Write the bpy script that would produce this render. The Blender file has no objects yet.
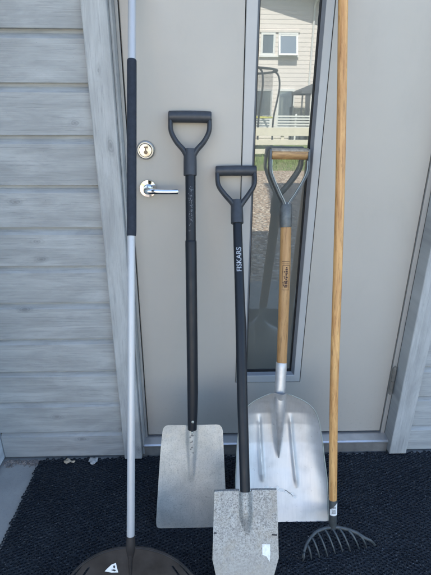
import bpy, bmesh, math, random
import numpy as np
from mathutils import Vector, Matrix
random.seed(7); rng = np.random.default_rng(7)
S = bpy.context.scene
COL = S.collection
PI = math.pi

# ------------------------------------------------------------------ camera
PITCH, YAW, ROLL = 22.31174441, 1.93249315, 0.29668752
cam_d = bpy.data.cameras.new('camera'); cam = bpy.data.objects.new('camera', cam_d); COL.objects.link(cam)
p_, y_, r_ = (math.radians(a) for a in (PITCH, YAW, ROLL))
Fw = Vector((math.sin(y_)*math.cos(p_), math.cos(y_)*math.cos(p_), -math.sin(p_)))
Rt = Vector((math.cos(y_), -math.sin(y_), 0)); Up = Rt.cross(Fw)
Rt, Up = math.cos(r_)*Rt + math.sin(r_)*Up, -math.sin(r_)*Rt + math.cos(r_)*Up
m = Matrix((Rt, Up, -Fw)).transposed().to_4x4(); m.translation = Vector((0, -1.3154, 1.2074))
cam.matrix_world = m
cam_d.sensor_fit = 'VERTICAL'; cam_d.sensor_height = 24.0; cam_d.lens = 430/575*24.0
cam_d.clip_start = 0.02; cam_d.clip_end = 500
S.camera = cam

# ------------------------------------------------------------------ light
SUN_DIR = Vector((0.12, -1.0, -1.19)).normalized()        # the way the light travels
elev = math.asin(-SUN_DIR.z); azim = math.atan2(-SUN_DIR.x, -SUN_DIR.y)
W = bpy.data.worlds.new('World'); S.world = W; W.use_nodes = True
nt = W.node_tree; bg = nt.nodes['Background']
sky = nt.nodes.new('ShaderNodeTexSky'); sky.sky_type = 'NISHITA'; sky.sun_disc = False
sky.sun_elevation = elev; sky.sun_rotation = azim
nt.links.new(sky.outputs[0], bg.inputs[0]); bg.inputs[1].default_value = 0.14
sd = bpy.data.lights.new('sun', 'SUN'); sd.energy = 5.0; sd.angle = math.radians(0.5); sd.color = (1, .95, .87)
sun = bpy.data.objects.new('sun', sd); COL.objects.link(sun)
sun.rotation_euler = SUN_DIR.to_track_quat('-Z', 'Y').to_euler(); sun.location = (0, 6, 12)
S.view_settings.view_transform = 'Standard'; S.view_settings.look = 'None'
S.view_settings.gamma = 1; S.view_settings.use_curve_mapping = False
S.view_settings.exposure = 2.12
S.cycles.max_bounces = 8; S.cycles.glossy_bounces = 5; S.cycles.use_denoising = True
S.cycles.sample_clamp_indirect = 6; S.cycles.caustics_reflective = False

# ------------------------------------------------------------------ materials
class N:
    """tiny node helper"""
    def __init__(s, name):
        s.m = bpy.data.materials.new(name); s.m.use_nodes = True
        s.t = s.m.node_tree; s.p = s.t.nodes['Principled BSDF']; s.out = s.t.nodes['Material Output']
        s.tc = s.t.nodes.new('ShaderNodeTexCoord')
    def n(s, kind, **kw):
        o = s.t.nodes.new('ShaderNode'+kind)
        for k, v in kw.items(): setattr(o, k, v)
        return o
    def l(s, a, b): s.t.links.new(a, b)
    def mapping(s, scale, rnd=None):
        mp = s.n('Mapping'); mp.inputs['Scale'].default_value = scale
        s.l(s.tc.outputs['Object'], mp.inputs['Vector'])
        if rnd:
            g = s.n('NewGeometry'); v = s.n('VectorMath', operation='MULTIPLY_ADD')
            c = s.n('CombineXYZ')
            s.l(g.outputs['Random Per Island'], c.inputs[0]); s.l(g.outputs['Random Per Island'], c.inputs[1]); s.l(g.outputs['Random Per Island'], c.inputs[2])
            s.l(c.outputs[0], v.inputs[0]); v.inputs[1].default_value = (37*rnd, 53*rnd, 71*rnd); s.l(mp.outputs[0], v.inputs[2])
            return v.outputs[0]
        return mp.outputs[0]
    def noise(s, vec, scale, detail=4, rough=.6, dist=0):
        o = s.n('TexNoise'); o.inputs['Scale'].default_value = scale; o.inputs['Detail'].default_value = detail
        o.inputs['Roughness'].default_value = rough; o.inputs['Distortion'].default_value = dist
        s.l(vec, o.inputs['Vector']); return o.outputs['Fac']
    def voro(s, vec, scale, feature='F1', out='Distance', rand=1):
        o = s.n('TexVoronoi', feature=feature); o.inputs['Scale'].default_value = scale
        o.inputs['Randomness'].default_value = rand
        s.l(vec, o.inputs['Vector']); return o.outputs[out]
    def ramp(s, fac, stops):
        o = s.n('ValToRGB'); e = o.color_ramp.elements
        while len(e) < len(stops): e.new(.5)
        for el, (pos, c) in zip(e, stops):
            el.position = pos; el.color = (c, c, c, 1) if isinstance(c, (int, float)) else (*c, 1)
        s.l(fac, o.inputs[0]); return o.outputs[0]
    def mix(s, fac, a, b, mode='MIX'):
        o = s.n('Mix', data_type='RGBA', blend_type=mode)
        for sock, v in ((o.inputs[0], fac), (o.inputs[6], a), (o.inputs[7], b)):
            if isinstance(v, (int, float)): sock.default_value = v
            elif isinstance(v, tuple): sock.default_value = (*v, 1)
            else: s.l(v, sock)
        return o.outputs[2]
    def bump(s, h, strength=.3, dist=.001, prev=None):
        b = s.n('Bump'); b.inputs['Strength'].default_value = strength; b.inputs['Distance'].default_value = dist
        s.l(h, b.inputs['Height'])
        if prev: s.l(prev, b.inputs['Normal'])
        s.l(b.outputs[0], s.p.inputs['Normal']); return b.outputs[0]
    def set(s, **kw):
        for k, v in kw.items():
            sock = s.p.inputs[{'base': 'Base Color', 'rough': 'Roughness', 'metal': 'Metallic', 'spec': 'Specular IOR Level', 'coat': 'Coat Weight'}[k]]
            if isinstance(v, (int, float)): sock.default_value = v
            elif isinstance(v, tuple): sock.default_value = (*v, 1)
            else: s.l(v, sock)
        return s

def painted_wood(name, along, base=(.355, .374, .376), dark=(.160, .175, .180)):
    a = N(name)
    iso = a.mapping((1, 1, 1), .1)                      # every board its own piece of the pattern
    sep = a.n('SeparateXYZ'); a.l(iso, sep.inputs[0])
    lo, ac = {'x': ('X', 'Z'), 'z': ('Z', 'X'), 'y': ('Y', 'Z')}[along]
    def vec(sl, sa, off=None):
        c = a.n('CombineXYZ')
        for k, (ax, sc) in enumerate(((lo, sl), (ac, sa))):
            mth = a.n('Math', operation='MULTIPLY_ADD'); a.l(sep.outputs[ax], mth.inputs[0]); mth.inputs[1].default_value = sc
            if off is not None and k == 1: a.l(off, mth.inputs[2])
            else: mth.inputs[2].default_value = 0
            a.l(mth.outputs[0], c.inputs[k])
        return c.outputs[0]
    def tex(kind, v, **kw):
        o = a.n(kind); d = 'voronoi_dimensions' if 'Voronoi' in kind else 'noise_dimensions'; setattr(o, d, '2D'); a.l(v, o.inputs['Vector'])
        for k, x in kw.items(): o.inputs[k].default_value = x
        return o
    kv = vec(4.6, 9.5)
    kw_ = tex('TexNoise', vec(30, 60), Scale=1.0, Detail=2).outputs['Fac']
    kt = tex('TexVoronoi', kv, Scale=1.0); kc = a.n('SeparateColor'); a.l(kt.outputs['Color'], kc.inputs[0])
    pick = a.n('Math', operation='MULTIPLY_ADD'); a.l(a.ramp(kc.outputs[0], [(.30, 0), (.85, 1)]), pick.inputs[0]); pick.inputs[1].default_value = -.24; pick.inputs[2].default_value = .20
    ka = a.n('Math', operation='ADD'); a.l(kt.outputs['Distance'], ka.inputs[0]); a.l(pick.outputs[0], ka.inputs[1]); kd = ka.outputs[0]
    kj = a.n('Math', operation='MULTIPLY_ADD'); a.l(kw_, kj.inputs[0]); kj.inputs[1].default_value = .07; a.l(kd, kj.inputs[2]); kd = kj.outputs[0]
    flow = a.ramp(kd, [(.02, .7), (.10, .3), (.26, 0)])
    fm = a.n('Math', operation='MULTIPLY'); a.l(flow, fm.inputs[0]); fm.inputs[1].default_value = .9
    g1 = tex('TexNoise', vec(1.1, 34, fm.outputs[0]), Scale=1.0, Detail=9, Roughness=.66, Distortion=.5).outputs['Fac']
    g2 = tex('TexNoise', vec(7, 190, fm.outputs[0]), Scale=1.0, Detail=6, Roughness=.7, Distortion=.4).outputs['Fac']
    brush = tex('TexNoise', vec(3.5, 420), Scale=1.0, Detail=3, Roughness=.6).outputs['Fac']
    blot = tex('TexNoise', vec(4.5, 16), Scale=1.0, Detail=5, Roughness=.62, Distortion=.3).outputs['Fac']
    c = a.mix(a.ramp(blot, [(.36, .0), (.66, .85)]), tuple(x*.86 for x in base), tuple(min(1, x*1.22) for x in base))
    c = a.mix(a.ramp(g1, [(.42, 0), (.56, .20), (.70, .50)]), c, tuple(.45*x+.55*y for x, y in zip(base, dark)))
    c = a.mix(a.ramp(g2, [(.54, 0), (.70, .45)]), c, dark)
    c = a.mix(a.ramp(brush, [(.56, 0), (.72, .28)]), c, tuple(min(1, x*1.4) for x in base))
    knot = a.ramp(kd, [(.02, .55), (.048, .22), (.062, .42), (.085, .10), (.105, .16), (.14, 0)])
    c = a.mix(knot, c, tuple(x*.62 for x in dark))
    sp = a.noise(a.mapping((1, 1, 1), 1), 210, 4, .7)
    c = a.mix(a.ramp(sp, [(.64, 0), (.74, .5)]), c, dark)
    a.set(base=c, rough=.66, spec=.3)
    b = a.bump(g2, .45, .0010); b = a.bump(brush, .25, .0006, b); a.bump(g1, .35, .0022, b)
    return a.m

def plain(name, base, rough=.5, metal=0, var=.12, scale=30, bump=0, spec=.5, bscale=None):
    a = N(name); v = a.mapping((1, 1, 1))
    n = a.noise(v, scale, 5, .6)
    lo = tuple(x*(1-var) for x in base); hi = tuple(min(1, x*(1+var)) for x in base)
    a.set(base=a.mix(a.ramp(n, [(.3, 0), (.7, 1)]), lo, hi), metal=metal, spec=spec)
    rr = a.ramp(a.noise(v, scale*.4, 4, .6), [(.3, max(0, rough-.06)), (.7, min(1, rough+.06))]); a.set(rough=rr)
    if bump: a.bump(a.noise(v, bscale or scale*3, 3), bump, .001)
    return a.m

M = {}
M['siding'] = painted_wood('siding_paint', 'x')
M['trim'] = painted_wood('trim_paint', 'z', (.370, .385, .384), (.18, .195, .20))
M['sidewall'] = painted_wood('side_wall_skylit_paint', 'y', (.60, .64, .66), (.32, .35, .37))  # pale boards; sky light on this wall is partly in the colour
a = N('door_paint'); v = a.mapping((1, 1, 1))
hz = a.n('SeparateXYZ'); a.l(a.tc.outputs['Object'], hz.inputs[0])
c = a.mix(a.ramp(a.noise(v, 3.5, 4, .6), [(.3, 0), (.7, 1)]), (.402, .385, .350), (.422, .404, .368))
d1 = a.ramp(a.noise(v, 85, 5, .75), [(.56, 0), (.70, 1)]); d2 = a.ramp(hz.outputs['Z'], [(.05, .55), (.16, .22), (.42, .0)])
f = a.n('Math', operation='MULTIPLY'); a.l(d1, f.inputs[0]); a.l(d2, f.inputs[1]); c = a.mix(f.outputs[0], c, (.22, .20, .17))
d3 = a.ramp(a.noise(a.mapping((1, 1, .45)), 9, 6, .7), [(.55, 0), (.72, .14)]); c = a.mix(d3, c, (.27, .26, .24))
c = a.mix(a.ramp(a.noise(v, 150, 3, .6), [(.72, 0), (.76, .5)]), c, (.26, .25, .23))
a.set(base=c, rough=a.ramp(a.noise(v, 6, 5, .65), [(.35, .36), (.7, .54)]), spec=.42); a.bump(a.noise(v, 300, 2), .05, .0006); M['door'] = a.m
M['frame_paint'] = plain('frame_paint', (.375, .37, .35), .45, 0, .04, 12)
M['glazing_frame'] = plain('glazing_frame', (.40, .405, .40), .40, 0, .03, 10, .03)
M['glazing_bead'] = plain('glazing_bead', (.15, .16, .175), .45, 0, .08, 30)
M['gasket'] = plain('black_gasket', (.018, .019, .021), .5)
M['alu_sill'] = plain('aluminium_sill', (.62, .63, .64), .33, .75, .1, 20, .05)
M['sill_base'] = plain('sill_base', (.15, .15, .145), .7, 0, .25, 25, .1)
M['dark_gap'] = plain('dark_gap', (.02, .02, .02), .9)
M['chrome'] = plain('chrome', (.78, .78, .76), .09, 1, .04, 20)
M['satin_brass'] = plain('lock_metal', (.74, .71, .64), .22, 1, .15, 90)
M['keyhole_metal'] = plain('keyhole_metal', (.16, .13, .10), .4, .8, .3, 200)
M['hinge'] = plain('hinge_steel', (.45, .45, .43), .38, .9, .2, 60)
M['black_plastic'] = plain('black_plastic', (.035, .040, .048), .48, 0, .2, 60, .25, .5, 500)
M['brown_plastic'] = plain('brown_plastic', (.024, .021, .020), .5, 0, .5, 18, .15, .3, 200)
M['foam'] = plain('black_foam', (.022, .028, .040), .75, 0, .2, 80, .3, .3, 700)
M['cast_iron'] = plain('black_iron', (.075, .085, .088), .5, .45, .3, 80, .2)
M['white_paper'] = plain('white_paper', (.78, .78, .76), .5, 0, .05, 60)
M['ink'] = plain('black_ink', (.02, .02, .025), .6)
M['faded_print'] = plain('faded_print', (.15, .16, .175), .6, 0, .4, 500)
M['chip'] = plain('dark_chip', (.19, .18, .165), .6, 0, .4, 400)
M['white_print'] = plain('white_print', (.33, .36, .40), .5, 0, .45, 420)
M['brown_ink'] = plain('burnt_stamp', (.05, .022, .015), .7, 0, .4, 400)
M['concrete'] = None

# glass: a coated double-glazed pane: strong mirror, dim grey-green depth
a = N('coated_glass'); a.set(base=(.100, .108, .102), rough=.5, spec=.2)
gl = a.n('BsdfGlossy'); gl.inputs['Color'].default_value = (.95, 1, .97, 1); gl.inputs['Roughness'].default_value = .010
lw = a.n('LayerWeight'); lw.inputs['Blend'].default_value = .18
fr = a.ramp(lw.outputs['Fresnel'], [(0, .135), (1, 1.0)])
mx = a.n('MixShader'); a.l(fr, mx.inputs[0]); a.l(a.p.outputs[0], mx.inputs[1]); a.l(gl.outputs[0], mx.inputs[2])
a.l(mx.outputs[0], a.out.inputs['Surface']); M['glass'] = a.m

# black painted steel shaft with scratches and grit
a = N('black_shaft'); v = a.mapping((1, 1, 1))
sp = a.ramp(a.noise(v, 330, 4, .7), [(.66, 0), (.74, .8)]); ms = a.ramp(a.noise(a.mapping((8, 8, 1.5)), 1.6, 3), [(.5, 0), (.7, 1)])
f = a.n('Math', operation='MULTIPLY'); a.l(sp, f.inputs[0]); a.l(ms, f.inputs[1])
a.set(base=a.mix(f.outputs[0], (.010, .013, .018), (.20, .21, .22)), rough=a.ramp(a.noise(v, 40, 4), [(.3, .30), (.7, .48)]), spec=.3)
a.bump(a.noise(v, 260, 3), .08, .001); M['shaft'] = a.m

# white painted pole
a = N('white_pole'); v = a.mapping((1, 1, .25))
a.set(base=a.mix(a.ramp(a.noise(v, 90, 5, .7), [(.58, 0), (.74, .5)]), (.46, .47, .48), (.28, .29, .29)), rough=.38, metal=.25)
M['pole_white'] = a.m

# ash / pine handles
def handle_wood(name, base, dark, k):
    a = N(name); v = a.mapping((26*k, 26*k, 2.2*k))
    g = a.noise(v, 2.2, 8, .72, 1.0); g2 = a.noise(a.mapping((170, 170, 14)), 1.6, 5, .7)
    c = a.mix(a.ramp(g, [(.36, 0), (.66, 1)]), base, dark)
    c = a.mix(a.ramp(g2, [(.54, 0), (.68, .8)]), c, tuple(x*.45 for x in dark))
    kd = a.voro(a.mapping((9, 9, 4)), 1.0)
    c = a.mix(a.ramp(kd, [(.10, .75), (.17, 0)]), c, (.10, .045, .018))
    dirt = a.noise(a.mapping((14, 14, 5)), 1, 5, .7)
    c = a.mix(a.ramp(dirt, [(.5, 0), (.75, .4)]), c, tuple(x*.62 for x in base))
    a.set(base=c, rough=.42, spec=.45); a.bump(g2, .25, .0006)
    return a.m
M['pine'] = handle_wood('pine_handle', (.70, .42, .165), (.38, .165, .05), 1)
M['ash'] = handle_wood('ash_handle', (.46, .27, .11), (.34, .17, .055), 1.2)

# worn flat aluminium blade
a = N('worn_aluminium'); v = a.mapping((1, 1, 1))
hs = a.n('SeparateXYZ'); a.l(a.tc.outputs['Object'], hs.inputs[0])
c = a.mix(a.ramp(a.noise(v, 9, 6, .7, .5), [(.36, 0), (.66, 1)]), (.43, .425, .395), (.57, .56, .52))
c = a.mix(a.ramp(a.noise(v, 260, 5, .8), [(.50, 0), (.66, .7)]), c, (.26, .26, .25))
c = a.mix(a.ramp(a.noise(a.mapping((300, 40, 9)), 1.0, 3, .6), [(.60, 0), (.70, .45)]), c, (.33, .34, .34))
c = a.mix(a.ramp(a.noise(a.mapping((34, 34, 34)), 1.0, 5, .75), [(.58, 0), (.74, .5)]), c, (.50, .46, .38))
for sc_, ds, lo_, hi_ in ((22, 1.9, .494, .506), (13, 2.6, .496, .504), (38, 1.2, .493, .507)):
    w_ = a.ramp(a.noise(v, sc_, 2, .5, ds), [(lo_, 0), (.5, 1), (hi_, 0)]); k_ = a.ramp(a.noise(v, sc_*.55, 2), [(.54, 0), (.60, .7)])
    f = a.n('Math', operation='MULTIPLY'); a.l(w_, f.inputs[0]); a.l(k_, f.inputs[1]); c = a.mix(f.outputs[0], c, (.16, .17, .18))
a.set(base=c, metal=.4, rough=a.ramp(a.noise(v, 60, 5, .7), [(.3, .40), (.7, .62)]))
b = a.bump(a.noise(v, 420, 3), .28, .0008); M['blade_flat'] = a.m

# galvanised / scuffed spade
a = N('scuffed_steel'); v = a.mapping((1, 1, 1))
g = a.noise(v, 215, 6, .85, .3)
hs = a.n('SeparateXYZ'); a.l(a.tc.outputs['Object'], hs.inputs[0])
fade = a.ramp(hs.outputs['Z'], [(.06, .25), (.20, 1)])
spk = a.ramp(g, [(.40, 0), (.48, .55), (.56, 1)])
c = a.mix(spk, (.11, .115, .115), (.47, .48, .47))
c = a.mix(a.ramp(a.noise(a.mapping((1, 1, .35)), 34, 5, .75), [(.46, 0), (.66, .6)]), c, (.25, .25, .24))
c = a.mix(a.ramp(a.noise(a.mapping((260, 60, 12)), 1.0, 3), [(.62, 0), (.70, .5)]), c, (.55, .56, .55))
c = a.mix(fade, (.35, .345, .32), c)
c = a.mix(a.ramp(a.noise(v, 16, 5, .7), [(.50, 0), (.70, .6)]), c, (.36, .33, .27))
a.set(base=c, metal=.5, rough=.5); a.bump(g, .5, .0008); M['blade_spade'] = a.m

# brushed aluminium scoop
a = N('brushed_aluminium'); v = a.mapping((120, 30, 3))
st = a.noise(v, 2.0, 5, .7); bl = a.noise(a.mapping((1, 1, 1)), 12, 5, .6)
c = a.mix(a.ramp(st, [(.35, 0), (.7, 1)]), (.66, .665, .67), (.60, .61, .62))
c = a.mix(a.ramp(bl, [(.46, 0), (.68, .5)]), c, (.46, .455, .44))
c = a.mix(a.ramp(a.noise(a.mapping((1, 1, 1)), 75, 4, .7), [(.66, 0), (.73, .7)]), c, (.34, .33, .31))
a.set(base=c, metal=.62, rough=a.ramp(bl, [(.35, .45), (.68, .53)])); a.bump(st, .05, .0005); M['scoop'] = a.m
M['socket_steel'] = plain('socket_steel', (.56, .56, .56), .44, .65, .14, 40, .08)
M['strap_steel'] = plain('strap_steel', (.11, .12, .122), .50, .5, .35, 45, .1)
M['weathered_cap'] = plain('weathered_cap', (.36, .31, .24), .6, .2, .45, 70, .3)
M['strap_edge'] = plain('strap_edge', (.34, .37, .35), .5, .6, .1, 60)
M['worn_paint'] = plain('worn_white_mark', (.86, .85, .80), .6, .1, .15, 120)

# mat, concrete, gravel, grass
a = N('rubber_mat'); v = a.mapping((1, 1, 1))
c = a.mix(a.ramp(a.noise(v, 120, 5, .7), [(.52, 0), (.74, .55)]), (.008, .012, .018), (.024, .031, .038))
c = a.mix(a.ramp(a.noise(v, 5, 4, .6), [(.42, 0), (.75, .55)]), c, (.028, .034, .040))
c = a.mix(a.ramp(a.noise(v, 170, 4, .75), [(.62, 0), (.66, .9)]), c, (.20, .205, .20))
c = a.mix(a.ramp(a.noise(v, 42, 6, .8), [(.60, 0), (.70, .4)]), c, (.075, .078, .075))
a.set(base=c, rough=.55, spec=.35); M['mat'] = a.m
a = N('concrete'); v = a.mapping((1, 1, 1))
c = a.mix(a.ramp(a.noise(v, 6, 6, .65), [(.3, 0), (.7, 1)]), (.29, .285, .27), (.40, .39, .365))
c = a.mix(a.ramp(a.noise(v, 160, 4, .7), [(.55, 0), (.75, .6)]), c, (.20, .20, .19))
a.set(base=c, rough=.85); a.bump(a.noise(v, 120, 5), .4, .002); M['concrete'] = a.m
a = N('gravel'); v = a.mapping((1, 1, 1))
vc = a.voro(v, 26, out='Color'); vd = a.voro(v, 26)
bw = a.n('RGBToBW'); a.l(vc, bw.inputs[0])
c = a.ramp(bw.outputs[0], [(.15, (.38, .26, .18)), (.42, (.62, .45, .33)), (.6, (.74, .58, .44)), (.85, (.84, .72, .59))])
c = a.mix(a.ramp(vd, [(.5, 0), (.8, .7)]), c, (.14, .11, .09))
a.set(base=c, rough=.85); inv = a.ramp(vd, [(0, 1), (.8, 0)]); a.bump(inv, 1.0, .03); M['gravel'] = a.m
a = N('lawn'); v = a.mapping((1, 1, 1))
c = a.mix(a.ramp(a.noise(v, 3, 6, .7), [(.35, 0), (.65, 1)]), (.17, .24, .07), (.34, .31, .16))
a.set(base=c, rough=.9); a.bump(a.noise(v, 40, 4), .8, .03); M['lawn'] = a.m
M['grass'] = plain('grass_blade', (.20, .28, .08), .6, 0, .4, 2)
M['soil'] = plain('terrain', (.16, .17, .08), .95, 0, .3, .5)
M['white_siding'] = plain('white_house_paint', (.78, .71, .665), .6, 0, .04, 3)
M['cream_paint'] = plain('cream_fence_paint', (.76, .70, .58), .6, 0, .07, 6)
M['white_paint'] = plain('white_paint', (.80, .80, .79), .5, 0, .04, 6)
M['roof_tile'] = plain('roof_tile', (.09, .085, .085), .8, 0, .2, 8, .4)
a = N('far_window'); a.set(base=(.30, .36, .42), rough=.08, metal=.55); M['far_glass'] = a.m  # blue base puts the sky's reflection into the pane colour
M['curtain'] = plain('curtain_cloth', (.10, .105, .115), .85, 0, .2, 5)
M['white_cloth'] = plain('white_cloth', (.74, .74, .73), .85, 0, .06, 5)
M['black_steel'] = plain('black_steel_tube', (.04, .042, .045), .4, .3)
M['yellow'] = plain('yellow_pad', (.72, .68, .16), .5, 0, .1, 5)
a = N('safety_net'); a.set(base=(.05, .05, .055), rough=.8)
tr = a.n('BsdfTransparent'); mx = a.n('MixShader'); mx.inputs[0].default_value = .28
a.l(tr.outputs[0], mx.inputs[1]); a.l(a.p.outputs[0], mx.inputs[2]); a.l(mx.outputs[0], a.out.inputs['Surface']); M['net'] = a.m
M['leaf'] = plain('dry_leaf', (.50, .42, .31), .8, 0, .35, 60, .3)
M['pale_leaf'] = plain('bleached_leaf', (.46, .45, .42), .8, 0, .35, 70, .3)
M['pebble'] = plain('pebble', (.24, .21, .19), .85, 0, .5, 60, .3)

# ------------------------------------------------------------------ mesh helpers
class MB:
    def __init__(s): s.v = []; s.f = []; s.sm = []
    def add(s, vs, fs, smooth=False):
        o = len(s.v); s.v += [tuple(v) for v in vs]; s.f += [tuple(i+o for i in f) for f in fs]; s.sm += [smooth]*len(fs); return s
    def box(s, x0, x1, y0, y1, z0, z1):
        return s.add([(x, y, z) for x in (x0, x1) for y in (y0, y1) for z in (z0, z1)],
                     [(0, 1, 3, 2), (4, 6, 7, 5), (0, 4, 5, 1), (2, 3, 7, 6), (0, 2, 6, 4), (1, 5, 7, 3)])
    def tube(s, pts, rads, seg=16, flat=1.0, cap=True, flat_axis=(0, 1, 0)):
        """swept tube; flat scales the section along flat_axis"""
        P = [Vector(p) for p in pts]; n = len(P)
        if isinstance(rads, (int, float)): rads = [rads]*n
        A = Vector(flat_axis); vs = []
        for i, p in enumerate(P):
            t = (P[min(i+1, n-1)] - P[max(i-1, 0)]).normalized()
            b = A - t*A.dot(t)
            if b.length < 1e-4: b = Vector((1, 0, 0)) - t*t.x
            b.normalize(); c = t.cross(b)
            fl = flat[i] if isinstance(flat, (list, tuple)) else flat
            for k in range(seg):
                a_ = 2*PI*k/seg; vs.append(p + c*(rads[i]*math.cos(a_)) + b*(rads[i]*fl*math.sin(a_)))
        fs = [(i*seg+k, i*seg+(k+1) % seg, (i+1)*seg+(k+1) % seg, (i+1)*seg+k) for i in range(n-1) for k in range(seg)]
        s.add(vs, fs, True)
        if cap:
            o = len(s.v)-len(vs)
            s.f += [tuple(o+k for k in reversed(range(seg))), tuple(o+(n-1)*seg+k for k in range(seg))]; s.sm += [False, False]
        return s
    def sheet(s, zs, xl, xr, yf, t, nx=40):
        """a plate with outline xl(z)..xr(z), surface y=yf(x,z), thickness t"""
        R = len(zs); fr, bk = [], []
        for z in zs:
            a_, b_ = xl(z), xr(z)
            for k in range(nx+1):
                x = a_+(b_-a_)*k/nx; y = yf(x, z); fr.append((x, y-t/2, z)); bk.append((x, y+t/2, z))
        w = nx+1; fs = []; o = R*w
        for i in range(R-1):
            for k in range(nx):
                q = i*w+k; fs.append((q, q+1, q+w+1, q+w)); fs.append((o+q, o+q+w, o+q+w+1, o+q+1))
        for i in range(R-1):
            fs.append((i*w, (i+1)*w, o+(i+1)*w, o+i*w)); q = i*w+nx; fs.append((q, o+q, o+q+w, q+w))
        for k in range(nx):
            fs.append((k, o+k, o+k+1, k+1)); q = (R-1)*w+k; fs.append((q, q+1, o+q+1, o+q))
        return s.add(fr+bk, fs, True)
    def ring(s, xo0, xo1, zo0, zo1, yo, xi0, xi1, zi0, zi1, yi):
        """four quads from an outer rectangle at depth yo to an inner one at yi"""
        vs = [(xo0, yo, zo0), (xo1, yo, zo0), (xo1, yo, zo1), (xo0, yo, zo1), (xi0, yi, zi0), (xi1, yi, zi0), (xi1, yi, zi1), (xi0, yi, zi1)]
        return s.add(vs, [(k, (k+1) % 4, 4+(k+1) % 4, 4+k) for k in range(4)])
    def disc(s, c, r, depth, seg=40, ax='y', r2=None):
        """turned disc lying against a wall: profile list of (radius, y)"""
        return s.lathe(c, [(r, 0), (r, -depth*.6), ((r2 or r*.94), -depth), (0.0001, -depth)], seg)
    def lathe(s, c, prof, seg=40):
        vs = []; fs = []
        for r, y in prof:
            for k in range(seg):
                a_ = 2*PI*k/seg; vs.append((c[0]+r*math.cos(a_), c[1]+y, c[2]+r*math.sin(a_)))
        for i in range(len(prof)-1):
            for k in range(seg): fs.append((i*seg+k, i*seg+(k+1) % seg, (i+1)*seg+(k+1) % seg, (i+1)*seg+k))
        return s.add(vs, fs, True)
    def build(s, name, mat, parent=None, bevel=0, auto=35, seg=2):
        me = bpy.data.meshes.new(name); me.from_pydata(s.v, [], s.f)
        for p, sm in zip(me.polygons, s.sm): p.use_smooth = sm
        bm = bmesh.new(); bm.from_mesh(me); bmesh.ops.recalc_face_normals(bm, faces=bm.faces)
        for e in bm.edges:
            if len(e.link_faces) == 2 and e.calc_face_angle(0) > math.radians(auto): e.smooth = False
        bm.to_mesh(me); bm.free()
        o = bpy.data.objects.new(name, me); COL.objects.link(o); me.materials.append(M[mat])
        if parent: o.parent = parent
        if bevel:
            b = o.modifiers.new('bevel', 'BEVEL'); b.width = bevel; b.segments = seg; b.limit_method = 'ANGLE'; b.angle_limit = math.radians(40)
        return o

def tag(o, label=None, cat=None, group=None, kind=None):
    for k, v in (('label', label), ('category', cat), ('group', group), ('kind', kind)):
        if v: o[k] = v
    return o
def thing(name, label, cat, loc=(0, 0, 0), mat=None, group=None):
    o = bpy.data.objects.new(name, None); COL.objects.link(o)
    if mat is not None: o.matrix_world = mat
    else: o.location = loc
    o.empty_display_size = .1
    return tag(o, label, cat, group)
def tool_matrix(B, T):
    """x to the right, z up the handle, -y towards the viewer"""
    B, T = Vector(B), Vector(T); u = (T-B).normalized(); r = Vector((0, 1, 0)).cross(u).normalized(); y = u.cross(r)
    m = Matrix((r, y, u)).transposed().to_4x4(); m.translation = B; return m
def smooth(pts, k=6):
    """Catmull-Rom through the points"""
    P = [Vector(p) for p in pts]; out = []
    for i in range(len(P)-1):
        a_, b_, c_, d_ = P[max(i-1, 0)], P[i], P[i+1], P[min(i+2, len(P)-1)]
        for j in range(k):
            t = j/k; out.append(.5*((2*b_)+(c_-a_)*t+(2*a_-5*b_+4*c_-d_)*t*t+(3*b_-a_-3*c_+d_)*t**3))
    return out+[P[-1]]
def text_mesh(name, body, size, mat, parent, place, extrude=.0):
    """lettering as a mesh; place(x, y) -> local point"""
    cu = bpy.data.curves.new(name, 'FONT'); cu.body = body; cu.size = size; cu.align_x = 'CENTER'; cu.align_y = 'CENTER'; cu.offset = size*.012
    tmp = bpy.data.objects.new('tmp', cu); COL.objects.link(tmp); bpy.context.view_layer.update()
    me = bpy.data.meshes.new_from_object(tmp.evaluated_get(bpy.context.evaluated_depsgraph_get())); bpy.data.objects.remove(tmp)
    bm = bmesh.new(); bm.from_mesh(me)
    for k in range(-4, 5):
        bmesh.ops.bisect_plane(bm, geom=bm.verts[:]+bm.edges[:]+bm.faces[:], plane_co=(0, k*size*.09, 0), plane_no=(0, 1, 0))
    for v in bm.verts: v.co = Vector(place(v.co.x, v.co.y))
    bm.to_mesh(me); bm.free(); me.name = name
    o = bpy.data.objects.new(name, me); COL.objects.link(o); me.materials.clear(); me.materials.append(M[mat]); o.parent = parent
    return o
def patch_on_cyl(mb, cx, cy, r, a0, a1, z0, z1, n=6):
    vs = []
    for i in range(n+1):
        a_ = a0+(a1-a0)*i/n
        for z in (z0, z1): vs.append((cx+r*math.sin(a_), cy-r*math.cos(a_), z))
    mb.add(vs, [(2*i, 2*i+2, 2*i+3, 2*i+1) for i in range(n)], True)

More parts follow.
